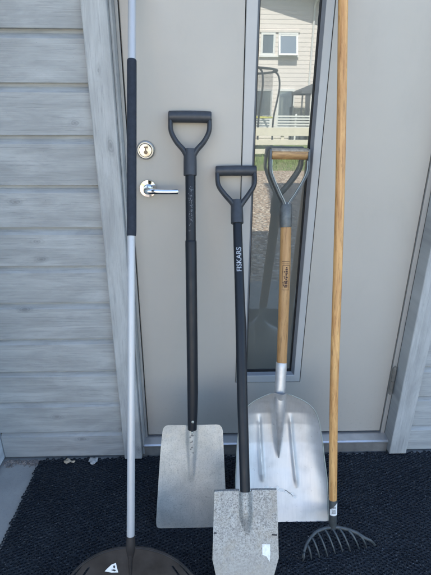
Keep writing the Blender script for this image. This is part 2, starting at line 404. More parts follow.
# ------------------------------------------------------------------ our house
DX0, DX1, DZ0, DZ1 = -.2101, .6869, .060, 2.06
house = thing('wooden_house', 'house with weathered grey horizontal board walls around the beige front door', 'house', (0, 0, 0))
PITCHB = [-.002, .1133, .2464, .3733, .5001, .6324, .7565, .8796, 1.0036, 1.1397, 1.2714, 1.3974]
def siding(x0, x1, name, zs, yf=-.040, mat='siding', parent=None, side=None):
    mb = MB()
    for zb, zt in zip(zs[:-1], zs[1:]):
        pr = [(yf+.0010, zb+.0030), (yf, zb+.0045), (yf, zt-.0200), (yf+.0010, zt-.0185), (yf+.0100, zt-.0085), (yf+.0125, zt-.0065),
              (yf+.0125, zt+.006), (yf+.02, zt+.006), (yf+.02, zb+.0035)]
        n = len(pr); jit = random.uniform(-.0012, .0012)
        vs = [(x0, y+jit, z) for y, z in pr]+[(x1, y+jit*random.choice((1, -1)), z) for y, z in pr]
        if side: vs = [(side*1.0 - (y-yf), x, z) for x, y, z in vs]
        mb.add(vs, [(k, (k+1) % n, n+(k+1) % n, n+k) for k in range(n)]+[tuple(range(n)), tuple(range(2*n-1, n-1, -1))])
    return mb.build(name, mat, parent or house)
zz = list(PITCHB)
while zz[-1] < 3.5: zz.append(zz[-1]+.1285)
siding(-.742, -.2935, 'siding', zz)
siding(.7705, 5.0, 'siding', zz)
above = [z for z in zz if z > 2.16]
siding(-.2935+.003, .7705-.003, 'siding', above)
# wall core, upper storey, roofs
MB().box(-.76, -.2135, .0, .16, -.05, 3.58).build('wall_core', 'sill_base', house)
MB().box(.6905, 5.0, .0, .16, -.05, 3.58).build('wall_core', 'sill_base', house)
MB().box(-.2135, .6905, .0, .16, 2.09, 3.58).build('wall_core', 'sill_base', house)
MB().box(-6, 6, 4.0, 4.16, -.05, 3.58).build('wall_core', 'sill_base', house)
MB().box(-6, -5.85, -.70, 4.0, -.05, 3.58).build('wall_core', 'siding', house)
MB().box(4.85, 5.0, .161, 4.0, -.05, 3.58).build('wall_core', 'siding', house)
MB().box(-6.2, 6.2, -.19, 4.3, 3.581, 3.66).build('roof', 'roof_tile', house)
uz = [3.67+.13*i for i in range(31)]
siding(.42, 6.0, 'upper_siding', uz, yf=-.10)
MB().box(.42, 6.0, -.079, 4.1, 3.661, 7.70).build('upper_wall', 'siding', house)
MB().box(.36, 6.2, -.16, 4.3, 7.701, 7.78).build('upper_roof', 'roof_tile', house)
# side wall returning towards the viewer at the left corner
MB().box(-.90, -.7660, -.66, -.0, -.05, 3.58).build('side_wall_core', 'sill_base', house)
siding(-.66, -.022, 'side_wall', zz, yf=0, mat='sidewall', side=-.7455+.0)
MB().box(-6, -.9001, -.70, -.68, -.05, 3.58).build('front_wall', 'siding', house)
# casing boards (trim) beside and over the door
MB().box(-.2935, -.2286, -.067, -.003, .006, 2.165).build('door_casing', 'trim', house, .0035)
MB().box(.7050, .7705, -.067, -.003, .006, 2.165).build('door_casing', 'trim', house, .0035)
MB().box(-.2934, .7704, -.066, -.003, 2.166, 2.23).build('head_casing', 'siding', house, .0035)
# the second, inner board seen beside the left casing
MB().box(-.2286+.0002, -.2215, -.046, .02, .008, 2.165).build('door_frame_strip', 'trim', house, .002)
MB().box(-.2213, -.2131, -.004, .05, .05, 2.09).build('door_frame', 'frame_paint', house, .001)
MB().box(.6899, .7048, -.004, .05, .05, 2.09).build('door_frame', 'frame_paint', house, .001)
MB().box(-.2130, .6898, -.004, .05, 2.064, 2.09).build('door_frame_head', 'frame_paint', house, .001)
MB().box(-.213, .690, .052, .060, .0, 2.09).build('door_rebate', 'dark_gap', house)
# threshold
mb = MB(); mb.add([(x, y, z) for x in (-.2285, .7049) for y, z in ((.045, .0555), (-.010, .0540), (-.040, .0500), (-.046, .0470), (-.046, .043), (.045, .043))],
        [(0, 1, 7, 6), (1, 2, 8, 7), (2, 3, 9, 8), (3, 4, 10, 9), (4, 5, 11, 10), (5, 0, 6, 11), (0, 5, 4, 3, 2, 1), (6, 7, 8, 9, 10, 11)])
mb.build('threshold', 'alu_sill', house)
MB().box(-.2285, .7049, -.042, .045, -.01, .0428).build('threshold_base', 'sill_base', house)

# door leaf with its tall glazed slot
GX0, GX1, GZ0, GZ1 = .1185, .3565, .2915, 1.93
door = MB(); mb = door
for (y) in (.0,):
    mb.ring(DX0+.002, DX1-.002, DZ0+.002, DZ1-.002, y, GX0, GX1, GZ0, GZ1, y)
    mb.ring(DX0, DX1, DZ0, DZ1, y+.002, DX0+.002, DX1-.002, DZ0+.002, DZ1-.002, y)
    mb.ring(GX0, GX1, GZ0, GZ1, y, GX0, GX1, GZ0, GZ1, y+.012)
    mb.ring(DX0, DX1, DZ0, DZ1, .042, DX0, DX1, DZ0, DZ1, y+.002)
doorO = door.build('front_door', 'door', house)
doorO['label'] = 'smooth beige grey steel door with a tall narrow glazed slot'
mb = MB(); mb.box(GX0-.01, GX1+.01, .030, .0415, GZ0-.01, GZ1+.01); mb.build('glazing_backing', 'dark_gap', doorO)
mb = MB(); g = .0025; e = (GX0+g, GX1-g, GZ0+g, GZ1-g)
i1 = (.1500, .3320, .3215, 1.90); i2 = (.1515, .3305, .3235, 1.898); i3 = (.1570, .3215, .3330, 1.89)
mb.ring(*e, .012, *e, .000); mb.ring(*e, .0, e[0]+.0015, e[1]-.0015, e[2]+.0015, e[3]-.0015, -.0035)
e2 = (e[0]+.0015, e[1]-.0015, e[2]+.0015, e[3]-.0015)
mb.ring(*e2, -.0035, *i1, -.0045); mb.ring(*i1, -.0045, *i2, -.0035)
mb.build('glazing_frame', 'glazing_frame', doorO)
MB().ring(*i2, -.0035, *i3, .006).build('glazing_bead', 'glazing_bead', doorO)
mb = MB(); gi = (.1605, .3165, .3395, 1.884)
mb.ring(*i3, .006, i3[0], i3[1], i3[2], i3[3], .011); mb.ring(i3[0], i3[1], i3[2], i3[3], .011, gi[0]-.001, gi[1]+.002, gi[2]-.001, gi[3], .0105); mb.ring(gi[0]-.001, gi[1]+.002, gi[2]-.001, gi[3], .0105, *gi, .016)
mb.build('gasket', 'gasket', doorO)
MB().box(gi[0]-.004, gi[1]+.004, .0155, .0185, gi[2]-.004, gi[3]+.004).build('glass_pane', 'glass', doorO)
# lock
c = (-.1605, 0, 1.1015)
lock = MB().lathe(c, [(.0265, .001), (.0265, -.004), (.0252, -.0085), (.0225, -.0105), (.0195, -.0105), (.0188, -.007)]).build('lock', 'chrome', doorO)
lock.data.materials[0] = M['hinge']
MB().lathe(c, [(.0188, -.006), (.0186, -.0125), (.0170, -.0145), (.0001, -.0150)]).build('lock_cylinder', 'satin_brass', lock)
mb = MB(); mb.lathe((c[0]+.001, -.0150, c[2]-.005), [(.0055, 0), (.0052, -.0018), (.0001, -.002)], 20); mb.box(c[0]-.001, c[0]+.0025, -.0172, -.0150, c[2]-.008, c[2]+.009)
mb.box(c[0]-.003, c[0]+.008, -.0168, -.0150, c[2]+.006, c[2]+.011); mb.build('keyhole', 'keyhole_metal', lock, .0005)
# lever handle
c = (-.1590, 0, .9915)
hd = MB().lathe(c, [(.0262, .001), (.0262, -.005), (.0245, -.0095), (.0140, -.0100), (.0120, -.0130), (.0105, -.022), (.0100, -.03)]).build('door_handle', 'chrome', doorO)
pts = smooth([(c[0], -.028, c[2]), (c[0], -.045, c[2]), (c[0]+.006, -.053, c[2]), (c[0]+.022, -.0555, c[2]), (c[0]+.052, -.056, c[2]-.001), (c[0]+.083, -.0545, c[2]-.001), (c[0]+.0905, -.053, c[2]-.001)], 5)
nP = len(pts); MB().tube(pts, [.0104-.0018*min(1, i/(nP*.6)) if i < nP-2 else .0055 for i in range(nP)], 18, flat=1.0).build('lever', 'chrome', hd)
# hinge
mb = MB(); mb.tube([(.6955, -.011, .240), (.6955, -.011, .294)], .0062, 16); mb.tube([(.6955, -.011, .296), (.6955, -.011, .352)], .0062, 16)
mb.tube([(.6955, -.011, .352), (.6955, -.011, .358)], .0045, 12)
mb.box(.6880, .6950, -.0065, -.0045, .245, .348); mb.build('hinge', 'hinge', doorO)
mb = MB(); mb.tube([(.6955, -.011, 1.75), (.6955, -.011, 1.86)], .0062, 16); mb.build('hinge', 'hinge', doorO)

# ------------------------------------------------------------------ ground
def slab(name, x0, x1, y0, y1, z0, z1, mat, kind='structure', bevel=0):
    return tag(MB().box(x0, x1, y0, y1, z0, z1).build(name, mat, None, bevel), kind=kind)
slab('concrete_paving', -3.2, 4.0, -1.75, .0, -.30, -.012, 'concrete', bevel=.006)
slab('gravel_ground', -40, 40, -8.5, 6, -.40, -.02, 'gravel')
slab('lawn_ground', -60, 60, -60, -8.5, -.40, -.015, 'lawn')
slab('ground', -250, 250, -250, 250, -.9, -.405, 'soil')

# rubber honeycomb doormat: one ring wall round every cell
def mat_mesh():
    X0, X1, Y0, Y1 = -.612, 1.18, -1.22, -.050
    px = .0116; py = px*.866; seg = 12; V = []; Fc = []
    ang = np.arange(seg)*2*PI/seg + PI/seg*0
    hexr = (px/2)/np.cos(((ang-0+PI/6) % (PI/3))-PI/6)          # pointy hexagon tiled with px
    o = 0; j = 0; y = Y0
    vs_all = []; fs_all = []
    base_f = []
    for k in range(seg):
        k2 = (k+1) % seg
        base_f += [(k, k2, seg+k2, seg+k), (seg+k, seg+k2, 2*seg+k2, 2*seg+k), (2*seg+k, 2*seg+k2, 3*seg+k2, 3*seg+k)]
    base_f = np.array(base_f)
    th = math.radians(24); ct, stt = math.cos(th), math.sin(th); L = 1.25
    ca0, sa0 = np.cos(ang), np.sin(ang); ca, sa = ca0*ct-sa0*stt, ca0*stt+sa0*ct
    v_ = -L
    while v_ < L:
        u_ = -L + (px/2 if j % 2 else 0)
        while u_ < L:
            x = .28+u_*ct-v_*stt; y = -.63+u_*stt+v_*ct; u_ += px
            if not (X0 < x < X1 and Y0 < y < Y1): continue
            wx = .0022*math.sin(y*61+1.3*math.sin(x*37)); wy = .0020*math.sin(x*53+1.7*math.sin(y*41))
            cx = x+rng.normal(0, .0007); cy = y+rng.normal(0, .0006)
            rr = px*.30*(1+rng.normal(0, .14)); tx, ty = rng.normal(0, .20, 2); el = 1+rng.normal(0, .16)
            hz = rng.normal(0, .0008) - .0006*max(0, math.sin(x*4+y*3))
            a0 = np.stack([x+hexr*ca, y+hexr*sa, np.full(seg, -.0020)], 1)
            a1 = np.stack([cx+(rr*1.22)*ca*el, cy+(rr*1.22)*sa, hz+rr*(tx*ca+ty*sa)], 1)
            a2 = np.stack([cx+rr*ca*el, cy+rr*sa*.92, hz-.0009+rr*(tx*ca+ty*sa)], 1)
            a3 = np.stack([cx+rr*.92*ca, cy+rr*.92*sa, np.full(seg, -.0048)], 1)
            q = np.concatenate([a0, a1, a2, a3]); q[:, 0] += wx; q[:, 1] += wy
            vs_all.append(q); fs_all.append(base_f+o); o += 4*seg
        v_ += py; j += 1
    V = np.concatenate(vs_all); Fc = np.concatenate(fs_all)
    me = bpy.data.meshes.new('door_mat'); me.vertices.add(len(V)); me.vertices.foreach_set('co', V.ravel())
    me.loops.add(Fc.size); me.loops.foreach_set('vertex_index', Fc.ravel().astype(np.int32))
    me.polygons.add(len(Fc)); me.polygons.foreach_set('loop_start', np.arange(0, Fc.size, 4, dtype=np.int32)); me.polygons.foreach_set('loop_total', np.full(len(Fc), 4, dtype=np.int32))
    me.update(calc_edges=True); me.validate(); return me
mo = bpy.data.objects.new('door_mat', mat_mesh()); COL.objects.link(mo); mo.data.materials.append(M['mat'])
tag(mo, 'large dark navy rubber honeycomb mat in front of the door', 'doormat')
MB().box(-.606, 1.176, -1.216, -.056, -.0118, -.0046).build('mat_backing', 'mat', mo)

# leaves and grit by the wall
def leaf(name, x, y, rx, ry, rot, mat, label, lift=.006, lobed=False):
    n = 28; vs = [(0, 0, .004+lift)]; a = MB()
    for ring in (.5, 1.0):
        for k in range(n):
            t = 2*PI*k/n; r = ring*(1+.08*math.sin(3*t+1)+.05*math.sin(7*t)+(.05*math.sin(5*t) if lobed else 0))
            if not lobed: r *= 1/(1+.9*max(0, math.cos(t))**4*0)
            vs.append((rx*r*math.cos(t), ry*r*math.sin(t)*(1 if lobed else (1-.45*math.cos(t))), lift*(.4+.6*math.sin(2*t+ring)**2)*ring+.0015+(.0010 if lobed else .0025)*ring*math.sin(4*t)))
    fs = [(0, 1+k, 1+(k+1) % n) for k in range(n)]+[(1+k, 1+n+k, 1+n+(k+1) % n, 1+(k+1) % n) for k in range(n)]
    o = a.add(vs, fs, True).build(name, mat); o.location = (x, y, .001); o.rotation_euler = (0, 0, rot)
    s = o.modifiers.new('thickness', 'SOLIDIFY'); s.thickness = .0008
    return tag(o, label, 'leaf')
leaf('dry_leaf', -.497, -.070, .021, .0085, -.15, 'leaf', 'small curled tan dry leaf on the mat near the left corner', .0045)
leaf('dry_leaf', -.409, -.068, .0165, .0175, .5, 'pale_leaf', 'pale round crumpled leaf on the mat beside the wall', .0035, True)
mb = MB()
for i in range(260):
    x = random.uniform(-.742, -.60); y = -.045-abs(random.gauss(0, .012)); r = random.uniform(.0012, .0042)*(1 if random.random() < .9 else 1.6)
    bmx = [(x+r*math.cos(t)*math.cos(p)*random.uniform(.8, 1.2), y+r*math.sin(t)*math.cos(p)*random.uniform(.8, 1.2), -.012+r*.5+r*.8*math.sin(p)) for p in (-.6, .5) for t in [2*PI*k/6 for k in range(6)]]+[(x, y, -.012+r*1.3)]
    mb.add(bmx, [(k, (k+1) % 6, 6+(k+1) % 6, 6+k) for k in range(6)]+[(6+k, 6+(k+1) % 6, 12) for k in range(6)])
tag(mb.build('grit', 'pebble'), 'brown grit swept against the wall foot by the corner', None, None, 'stuff')

# ------------------------------------------------------------------ tools
def d_grip(root, bar_z, bar_x, bar_half, bar_r, arms, sock, mat='black_plastic'):
    """D handle: cross bar, two arms meeting in a socket"""
    mb = MB()
    mb.tube([(bar_x-bar_half, 0, bar_z), (bar_x-bar_half+.003, 0, bar_z), (bar_x-bar_half*.6, 0, bar_z+.0008), (bar_x, 0, bar_z+.001), (bar_x+bar_half*.6, 0, bar_z+.0008), (bar_x+bar_half-.003, 0, bar_z), (bar_x+bar_half, 0, bar_z)],
            [bar_r*.86, bar_r, bar_r*1.0, bar_r*1.02, bar_r*1.0, bar_r, bar_r*.86], 24)
    for arm in arms:
        P = smooth([(x, 0, z) for x, z in arm], 5); n = len(P)
        mb.tube(P, [.0068+.0022*(i/n)**2 for i in range(n)], 16, flat=[1.75-.15*i/n for i in range(n)])
    (z0, r0), (z1, r1), (z2, r2) = sock
    mb.tube([(0, 0, z0-.001), (0, 0, z0), (0, 0, z0+.004), (0, 0, z1), (0, 0, z2)], [r0*.93, r0, r0*1.0, r1, r2], 28)
    o = mb.build('grip', mat, root)
    return o

# --- square-mouthed shovel, left
B, T = (-.0404, -.3528, .0), (-.0302, -.018, 1.1916)
sh = thing('square_shovel', 'shovel with black tube shaft and pale flat square blade leaning left on the door', 'shovel', mat=tool_matrix(B, T))
d_grip(sh, 1.2375, 0, .060, .0158,
       [[(-.0545, 1.232), (-.0535, 1.200), (-.039, 1.171), (-.018, 1.147), (-.006, 1.125)], [(.0545, 1.232), (.0535, 1.200), (.039, 1.171), (.018, 1.147), (.006, 1.125)]],
       ((1.078, .0188), (1.115, .0186), (1.150, .0175)))
MB().tube([(.0008, 0, 1.09), (.0015, 0, .893)], .0147, 32).build('upper_shaft', 'shaft', sh)
MB().tube([(.0015, 0, .8945), (.0015, 0, .8925), (.0018, 0, .888), (.006, 0, .44), (.0055, 0, .37), (.0045, 0, .322)], [.0150, .0162, .0165, .0163, .0150, .0138], 32).build('lower_shaft', 'shaft', sh)
oz = [0, .002, .005, .010, .018, .03, .16, .257, .312, .319, .325, .3295, .3315, .3325]
ol = [-.094, -.1005, -.1045, -.1068, -.1078, -.1078, -.0997, -.0925, -.0868, -.0853, -.0825, -.078, -.073, -.066]
orr = [.098, .1045, .1085, .1108, .1116, .1114, .1055, .101, .0982, .0967, .094, .090, .085, .078]
xl = lambda z: float(np.interp(z, oz, ol)); xr = lambda z: float(np.interp(z, oz, orr))
def yflat(x, z):
    w = .0125*(.35+.65*min(1, max(0, (z-.12)/.16))); k = min(1, max(0, (z-.15)/.13))
    y = -.0135*k*math.exp(-((x-.003*(z/.33))/w)**4*.7)
    y += .14*(z*z/.66) * .35 + .0016*math.sin(x*31+z*14)*math.sin(z*23)
    e = max(0, abs(x)/.108-.86)/.14; y -= .004*min(1, e)**2
    return y
zs = sorted(set([i*.3325/90 for i in range(91)]+oz))
MB().sheet(zs, xl, xr, yflat, .0022, 70).build('blade', 'blade_flat', sh)
mb = MB()
mb.lathe((.0065, -.0150, .352), [(.0042, .001), (.0038, -.0016), (.0001, -.0024)], 16); mb.build('rivet', 'strap_edge', sh)
MB().lathe((.0045, -.0165, .318), [(.0042, .006), (.0038, -.0012), (.0001, -.002)], 16).build('rivet', 'strap_edge', sh)
# pale worn flecks of print on the shaft, dark chips on the socket
mb = MB()
for i in range(85):
    z = 1.045-abs(random.gauss(0, .055)) if i < 60 else random.gauss(.972, .022)
    if z < .92: continue
    a0 = random.gauss(.05, .22); w = random.uniform(.02, .10); h = random.uniform(.0004, .0022)
    patch_on_cyl(mb, .0012, 0, .01485, a0-w/2, a0+w/2, z-h, z+h, 2)
mb.build('worn_print', 'faded_print', sh)
mb = MB()
for (cx, cz, w, h) in ((.004, .3065, .006, .0045), (-.002, .301, .003, .004), (.001, .285, .0055, .0022), (.005, .288, .0025, .0035), (.0035, .268, .0048, .0035), (.0, .262, .003, .003), (.007, .250, .002, .004)):
    y = yflat(cx, cz)-.0017; n = 9
    mb.add([(cx+w*math.cos(2*PI*k/n)*random.uniform(.6, 1), y, cz+h*math.sin(2*PI*k/n)*random.uniform(.6, 1)) for k in range(n)], [tuple(range(n))])
mb.build('socket_chips', 'chip', sh)

# --- drain spade, centre
B, T = (.1108, -.5731, .0), (.1023, -.018, 1.0446)
sp_ = thing('drain_spade', 'spade with black shaft and speckled grey narrow steel blade nearest the camera', 'spade', mat=tool_matrix(B, T))
d_grip(sp_, 1.183, 0, .060, .0148,
       [[(-.0545, 1.178), (-.0530, 1.142), (-.036, 1.114), (-.014, 1.088), (-.004, 1.070)], [(.0545, 1.178), (.0530, 1.142), (.037, 1.114), (.018, 1.088), (.005, 1.070)]],
       ((1.026, .0184), (1.060, .0182), (1.094, .0168)))
MB().tube([(.0003, 0, 1.04), (.0028, 0, .80), (.0036, 0, .735), (.003, 0, .53), (.0045, 0, .30), (.0046, 0, .272)], [.0130, .0142, .0153, .0148, .0140, .0136], 32).build('shaft', 'shaft', sp_)
cx_, cr_ = .0022, .0146
def place_txt(x, y):   # text runs up the shaft, letters wrapped round it
    a_ = -y/cr_; return (cx_+(cr_+.0004)*math.sin(a_)*1.0, -(cr_+.0004)*math.cos(a_), .9180+x)
text_mesh('brand_lettering', 'FISKARS', .0200, 'white_print', sp_, place_txt)
oz2 = [0, .004, .012, .030, .060, .1037, .18, .2765, .2800]
ol2 = [-.040, -.052, -.058, -.068, -.0785, -.0877, -.0845, -.0800, -.0795]
or2 = [.040, .052, .057, .066, .0775, .0915, .0918, .0912, .0905]
xl2 = lambda z: float(np.interp(z, oz2, ol2)); xr2 = lambda z: float(np.interp(z, oz2, or2))
def yspade(x, z):
    k = min(1, max(0, (z-.155)/.07)); k = k*k*(3-2*k)
    w = .0135*(.45+.55*k)
    y = -.0135*k*math.exp(-(((x-.0045-.004*(1-k))/w)**4)*.8)
    return y+.010*(z/.28)*(1-z/.28)*2 - .006*(abs(x)/.09)**2*(.3+z*2)
zs = sorted(set([i*.28/80 for i in range(81)]+oz2))
MB().sheet(zs, xl2, xr2, yspade, .0028, 64).build('blade', 'blade_spade', sp_)
mb = MB()      # folded treads along the top edge
for a_, b_ in ((-.0795, -.012), (.0215, .0905)):
    P = [(a_+(b_-a_)*i/8, yspade(a_+(b_-a_)*i/8, .28)+.005, .2805) for i in range(9)]
    mb.tube(P, .0030, 10, flat=2.2)
mb.build('tread', 'blade_spade', sp_)
mb = MB()      # paper remnant and dark marks
zf = lambda x, z: (x, yspade(x, z)-.0019, z)
mb.add([zf(*p) for p in ((.048, .139), (.0685, .1385), (.0690, .116), (.0665, .094), (.058, .108), (.0475, .1115))], [tuple(range(6))])
mb.build('sticker_remnant', 'worn_paint', sp_)
mb = MB()
mb.add([zf(*p) for p in ((-.0835, .1705), (-.075, .1700), (-.0755, .1740), (-.0830, .1745))], [(0, 1, 2, 3)])
mb.build('edge_mark', 'ink', sp_); mb = MB()
mb.add([zf(*p) for p in ((.074, .1615), (.0885, .1605), (.0890, .1645), (.0745, .1655))], [(0, 1, 2, 3)])
mb.build('edge_mark', 'ink', sp_)

# --- aluminium grain scoop, right of centre
B, T = (.2467, -.3406, .0), (.2584, -.02, 1.0902)
sc = thing('grain_scoop', 'large silver aluminium scoop shovel with wooden shaft and D grip at the glazed slot', 'scoop shovel', mat=tool_matrix(B, T))
gr_ = MB().tube([(-.054, 0, 1.1385), (-.050, 0, 1.1385), (-.02, 0, 1.1395), (.02, 0, 1.1395), (.047, 0, 1.1385), (.051, 0, 1.1385)], [.0135, .0150, .0158, .0158, .0150, .0135], 28).build('grip', 'ash', sc)
# grip bar lies across: give it a grain that runs along x
a = N('grip_wood'); v = a.mapping((9, 60, 60)); g_ = a.noise(v, 2.4, 6, .65, .5)
a.set(base=a.mix(a.ramp(g_, [(.36, 0), (.64, 1)]), (.48, .30, .13), (.26, .15, .07)), rough=.5); a.bump(g_, .2, .0006); gr_.data.materials[0] = a.m
mb = MB()      # added shell for the grey weathered wood on top of the grip
n = 10; vs = []
for x in (-.056, .0525):
    for i in range(n+1):
        t = math.radians(16)+math.radians(136)*i/n; vs.append((x, -.0172*math.cos(t), 1.1385+.0172*math.sin(t)))
mb.add(vs, [(i, i+1, n+2+i, n+1+i) for i in range(n)], True); o = mb.build('grip_cap', 'weathered_cap', sc)
so = o.modifiers.new('t', 'SOLIDIFY'); so.thickness = .0014
mbS, mbE = MB(), MB()
for s_, arm in ((-1, [(-.0590, 1.150), (-.0598, 1.120), (-.0595, 1.090), (-.050, 1.062), (-.034, 1.028), (-.0185, .996), (-.013, .965)]), (1, [(.0545, 1.150), (.0548, 1.118), (.0535, 1.090), (.041, 1.060), (.021, 1.026), (.0015, .996), (-.005, .965)])):
    P = smooth([(x, 0, z) for x, z in arm], 6); n = len(P)
    vs = []
    for i, p in enumerate(P):           # flat strap with turned edges: section in (in-plane normal, y)
        t = (P[min(i+1, n-1)]-P[max(i-1, 0)]).normalized(); c_ = Vector((t.z, 0, -t.x))
        w = .0150-.002*i/n
        for (a_, b_) in ((-.0045, -w), (-.0015, -w-.0012), (.0022, -w+.0006), (.0022, w), (-.0010, w), (-.0045, w-.002)):
            vs.append(p+c_*a_*(-s_)+Vector((0, b_, 0)))
    mbS.add(vs, [(i*6+k, i*6+(k+1) % 6, (i+1)*6+(k+1) % 6, (i+1)*6+k) for i in range(n-1) for k in range(6)]+[tuple(range(6)), tuple((n-1)*6+k for k in range(6))], False)
    mbE.tube([p+Vector((-s_*.0045*(-1 if False else 1)*0-s_*.0058, -.0145, 0)) for p in P[6:-5]], .0014, 8)
stO = mbS.build('strap', 'strap_steel', sc, .0008, auto=50); mbE.build('strap_edge', 'strap_edge', stO)
MB().tube([(-.0085, 0, 1.000), (-.0085, 0, .985), (-.0082, 0, .965), (-.0080, 0, .932), (-.0078, 0, .928)], [.0150, .0184, .0186, .0182, .0174], 30).build('upper_socket', 'strap_steel', sc)
MB().tube([(-.0072, 0, .95), (-.0070, 0, .86), (-.0075, 0, .74), (-.0105, 0, .53), (-.0108, 0, .50)], [.0158, .0162, .0163, .0156, .015], 32).build('shaft', 'ash', sc)
MB().tube([(-.0115, 0, .5205), (-.0115, 0, .518), (-.0118, 0, .50), (-.0135, -.0, .445), (-.0142, -.001, .415), (-.0138, .001, .385), (-.0122, .008, .340), (-.0098, .020, .285), (-.0078, .030, .235), (-.0062, .0365, .195)], [.0152, .0165, .0166, .0164, .0166, .0168, .0150, .0110, .0065, .0020], 32, cap=True).build('lower_socket', 'socket_steel', sc)
oz3 = [0, .004, .14, .221, .25, .3145, .333, .3525, .368, .381, .391, .401, .409, .4165, .4225, .428, .4300]
ol3 = [-.1470, -.1490, -.1470, -.1440, -.1425, -.1362, -.1322, -.1268, -.1190, -.1095, -.0990, -.0872, -.0725, -.0600, -.0480, -.034, -.0300]
or3 = [.1490, .1504, .1435, .1325, .1290, .1175, .1120, .1040, .0945, .0815, .0690, .0540, .0370, .0220, .0110, .002, .0000]
xl3 = lambda z: float(np.interp(z, oz3, ol3)); xr3 = lambda z: float(np.interp(z, oz3, or3))
def yscoop(x, z):
    a_, b_ = xl3(z), xr3(z); c_ = (a_+b_)/2; u = abs(x-c_)/max(.02, (b_-a_)/2)
    zn = np.interp(z, [0, .08, .16, .24, .30, .34, .38, .41, .43], [0, .020, .038, .052, .0555, .052, .038, .016, 0])
    y = float(zn)*(1-u**5*.55) - .008*u**6*min(1, z/.1)
    k = min(1, max(0, (z-.195)/.20)); w = .006+.013*k**.8; xc = -.0060-.0080*min(1, max(0, (z-.19)/.24))
    y -= (.006+.030*k**1.6)*min(1, max(0, (z-.190)/.05))*math.exp(-(abs((x-xc)/w))**2.6)
    for (x0, z0, x1, z1) in ((-.0700, .318, -.0590, .135), (.0315, .318, .0500, .118)):
        if min(z0, z1)-.02 < z < max(z0, z1)+.02:
            t = (z-z0)/(z1-z0); xx = x0+(x1-x0)*t; en = max(0, min(1, min((t+.1)*7, (1.1-t)*7)))
            y -= .0062*en*math.exp(-((x-xx)/.0062)**2)
    y += .0003*math.sin(x*55+z*9)*math.sin(z*37+1)
    return y
zs = sorted(set([i*.43/130 for i in range(131)]+oz3))
MB().sheet(zs, xl3, xr3, yscoop, .0024, 110).build('scoop_pan', 'scoop', sc)
mb = MB()      # rolled rim
for f_ in (xl3, xr3):
    P = [(f_(z), yscoop(f_(z), z)-.0008, z) for z in [i*.425/60 for i in range(61)]]; mb.tube(P, .0019, 8)
mb.build('rim', 'strap_edge', sc)
mb = MB()      # scraped white patch near the lip
random.seed(3)
for (cx, cz, w, h) in ((-.046, .103, .012, .006), (-.030, .098, .013, .007), (-.012, .100, .010, .0075), (.002, .093, .012, .006), (.018, .088, .010, .005), (.034, .081, .012, .006), (.044, .073, .008, .006)):
    n = 16; mb.add([(cx+w*math.cos(2*PI*k/n)*(r1 := random.uniform(.55, 1)), yscoop(cx+w*math.cos(2*PI*k/n)*r1, cz+h*math.sin(2*PI*k/n)*r1)-.0019, cz+h*math.sin(2*PI*k/n)*r1) for k in range(n)], [tuple(range(n))])
mb.build('scraped_patch', 'worn_paint', sc)
mb = MB(); mb.tube([(x, yscoop(x, z)-.0018, z) for x, z in ((.010, .0950), (.018, .0915), (.026, .0860), (.034, .0800), (.040, .0735))], [.0004, .0010, .0012, .0009, .0004], 8)
mb.build('scrape_gouge', 'chip', sc)
mb = MB()      # burnt stamp on the wooden shaft
r_s = .0168
for (z0, z1, a0, a1) in ((.8270, .8282, -.75, .75), (.8220, .8230, -.7, .7), (.7430, .7441, -.7, .7), (.8160, .8172, -.6, .75)): patch_on_cyl(mb, -.0072, 0, r_s, a0, a1, z0, z1)
patch_on_cyl(mb, -.0072, 0, r_s, -.62, -.57, .748, .816, 1); patch_on_cyl(mb, -.0072, 0, r_s, .66, .70, .748, .816, 1)
random.seed(5)
for z0_, z1_, a0_, a1_ in ((.765, .811, -.10, .42), (.752, .768, -.30, .34)):      # illegible bold stamp: short thick strokes
    z = z1_
    while z > z0_:
        h = random.uniform(.0018, .0045); a0 = a0_+random.uniform(0, .12); patch_on_cyl(mb, -.0072, 0, r_s, a0, a1_-random.uniform(0, .2), z-h, z, 3); z -= h+random.uniform(.0008, .0016)
        if random.random() < .6: patch_on_cyl(mb, -.0072, 0, r_s, a0-.28, a0-.10, z, z+h, 2)
mb.build('burnt_stamp', 'brown_ink', sc)

# --- long-handled cultivator rake, right
B, T = (.3871, -.4028, .05), (.3572, -.06, 1.4655)
mc = tool_matrix(B, T)
cu = thing('cultivator_rake', 'long pine pole with a black curved claw rake head resting on the mat', 'rake', mat=mc)
P = [(.0, 0, .086), (-.0010, 0, .15), (-.0030, .0008, .43), (-.0005, 0, .70), (.0022, -.0005, .9926), (.0019, 0, 1.27), (.0004, 0, 1.45), (.0, 0, 1.61), (0, 0, 1.616)]
MB().tube(smooth(P, 4), [.0118]+[.0121]*8+[.0124]*23+[.009], 32).build('pole', 'pine', cu)
MB().tube([(.0, 0, .093), (.0, 0, .0885), (.0, 0, .055), (.001, 0, .010), (.0015, 0, -.006)], [.0120, .0130, .0122, .0112, .0085], 28).build('ferrule', 'cast_iron', cu)
mb = MB(); patch_on_cyl(mb, .0003, 0, .01265, -1.02, 1.02, .0455, .0850, 14); lb = mb.build('paper_label', 'white_paper', cu)
random.seed(11); mb = MB()
for r0, n in ((.0735, 1), (.0700, 1), (.0650, 1), (.0615, 1), (.0575, 1), (.0535, 1)):
    a0 = -.55
    while a0 < .35:
        w = random.uniform(.06, .2); patch_on_cyl(mb, .0003, 0, .0130, a0, a0+w, r0-.0011, r0+.0011, 2); a0 += w+.05
mb.build('label_print', 'ink', lb)
inv = mc.inverted(); Bv = Vector(B)
W2L = lambda p: inv @ (Bv+Vector(p))
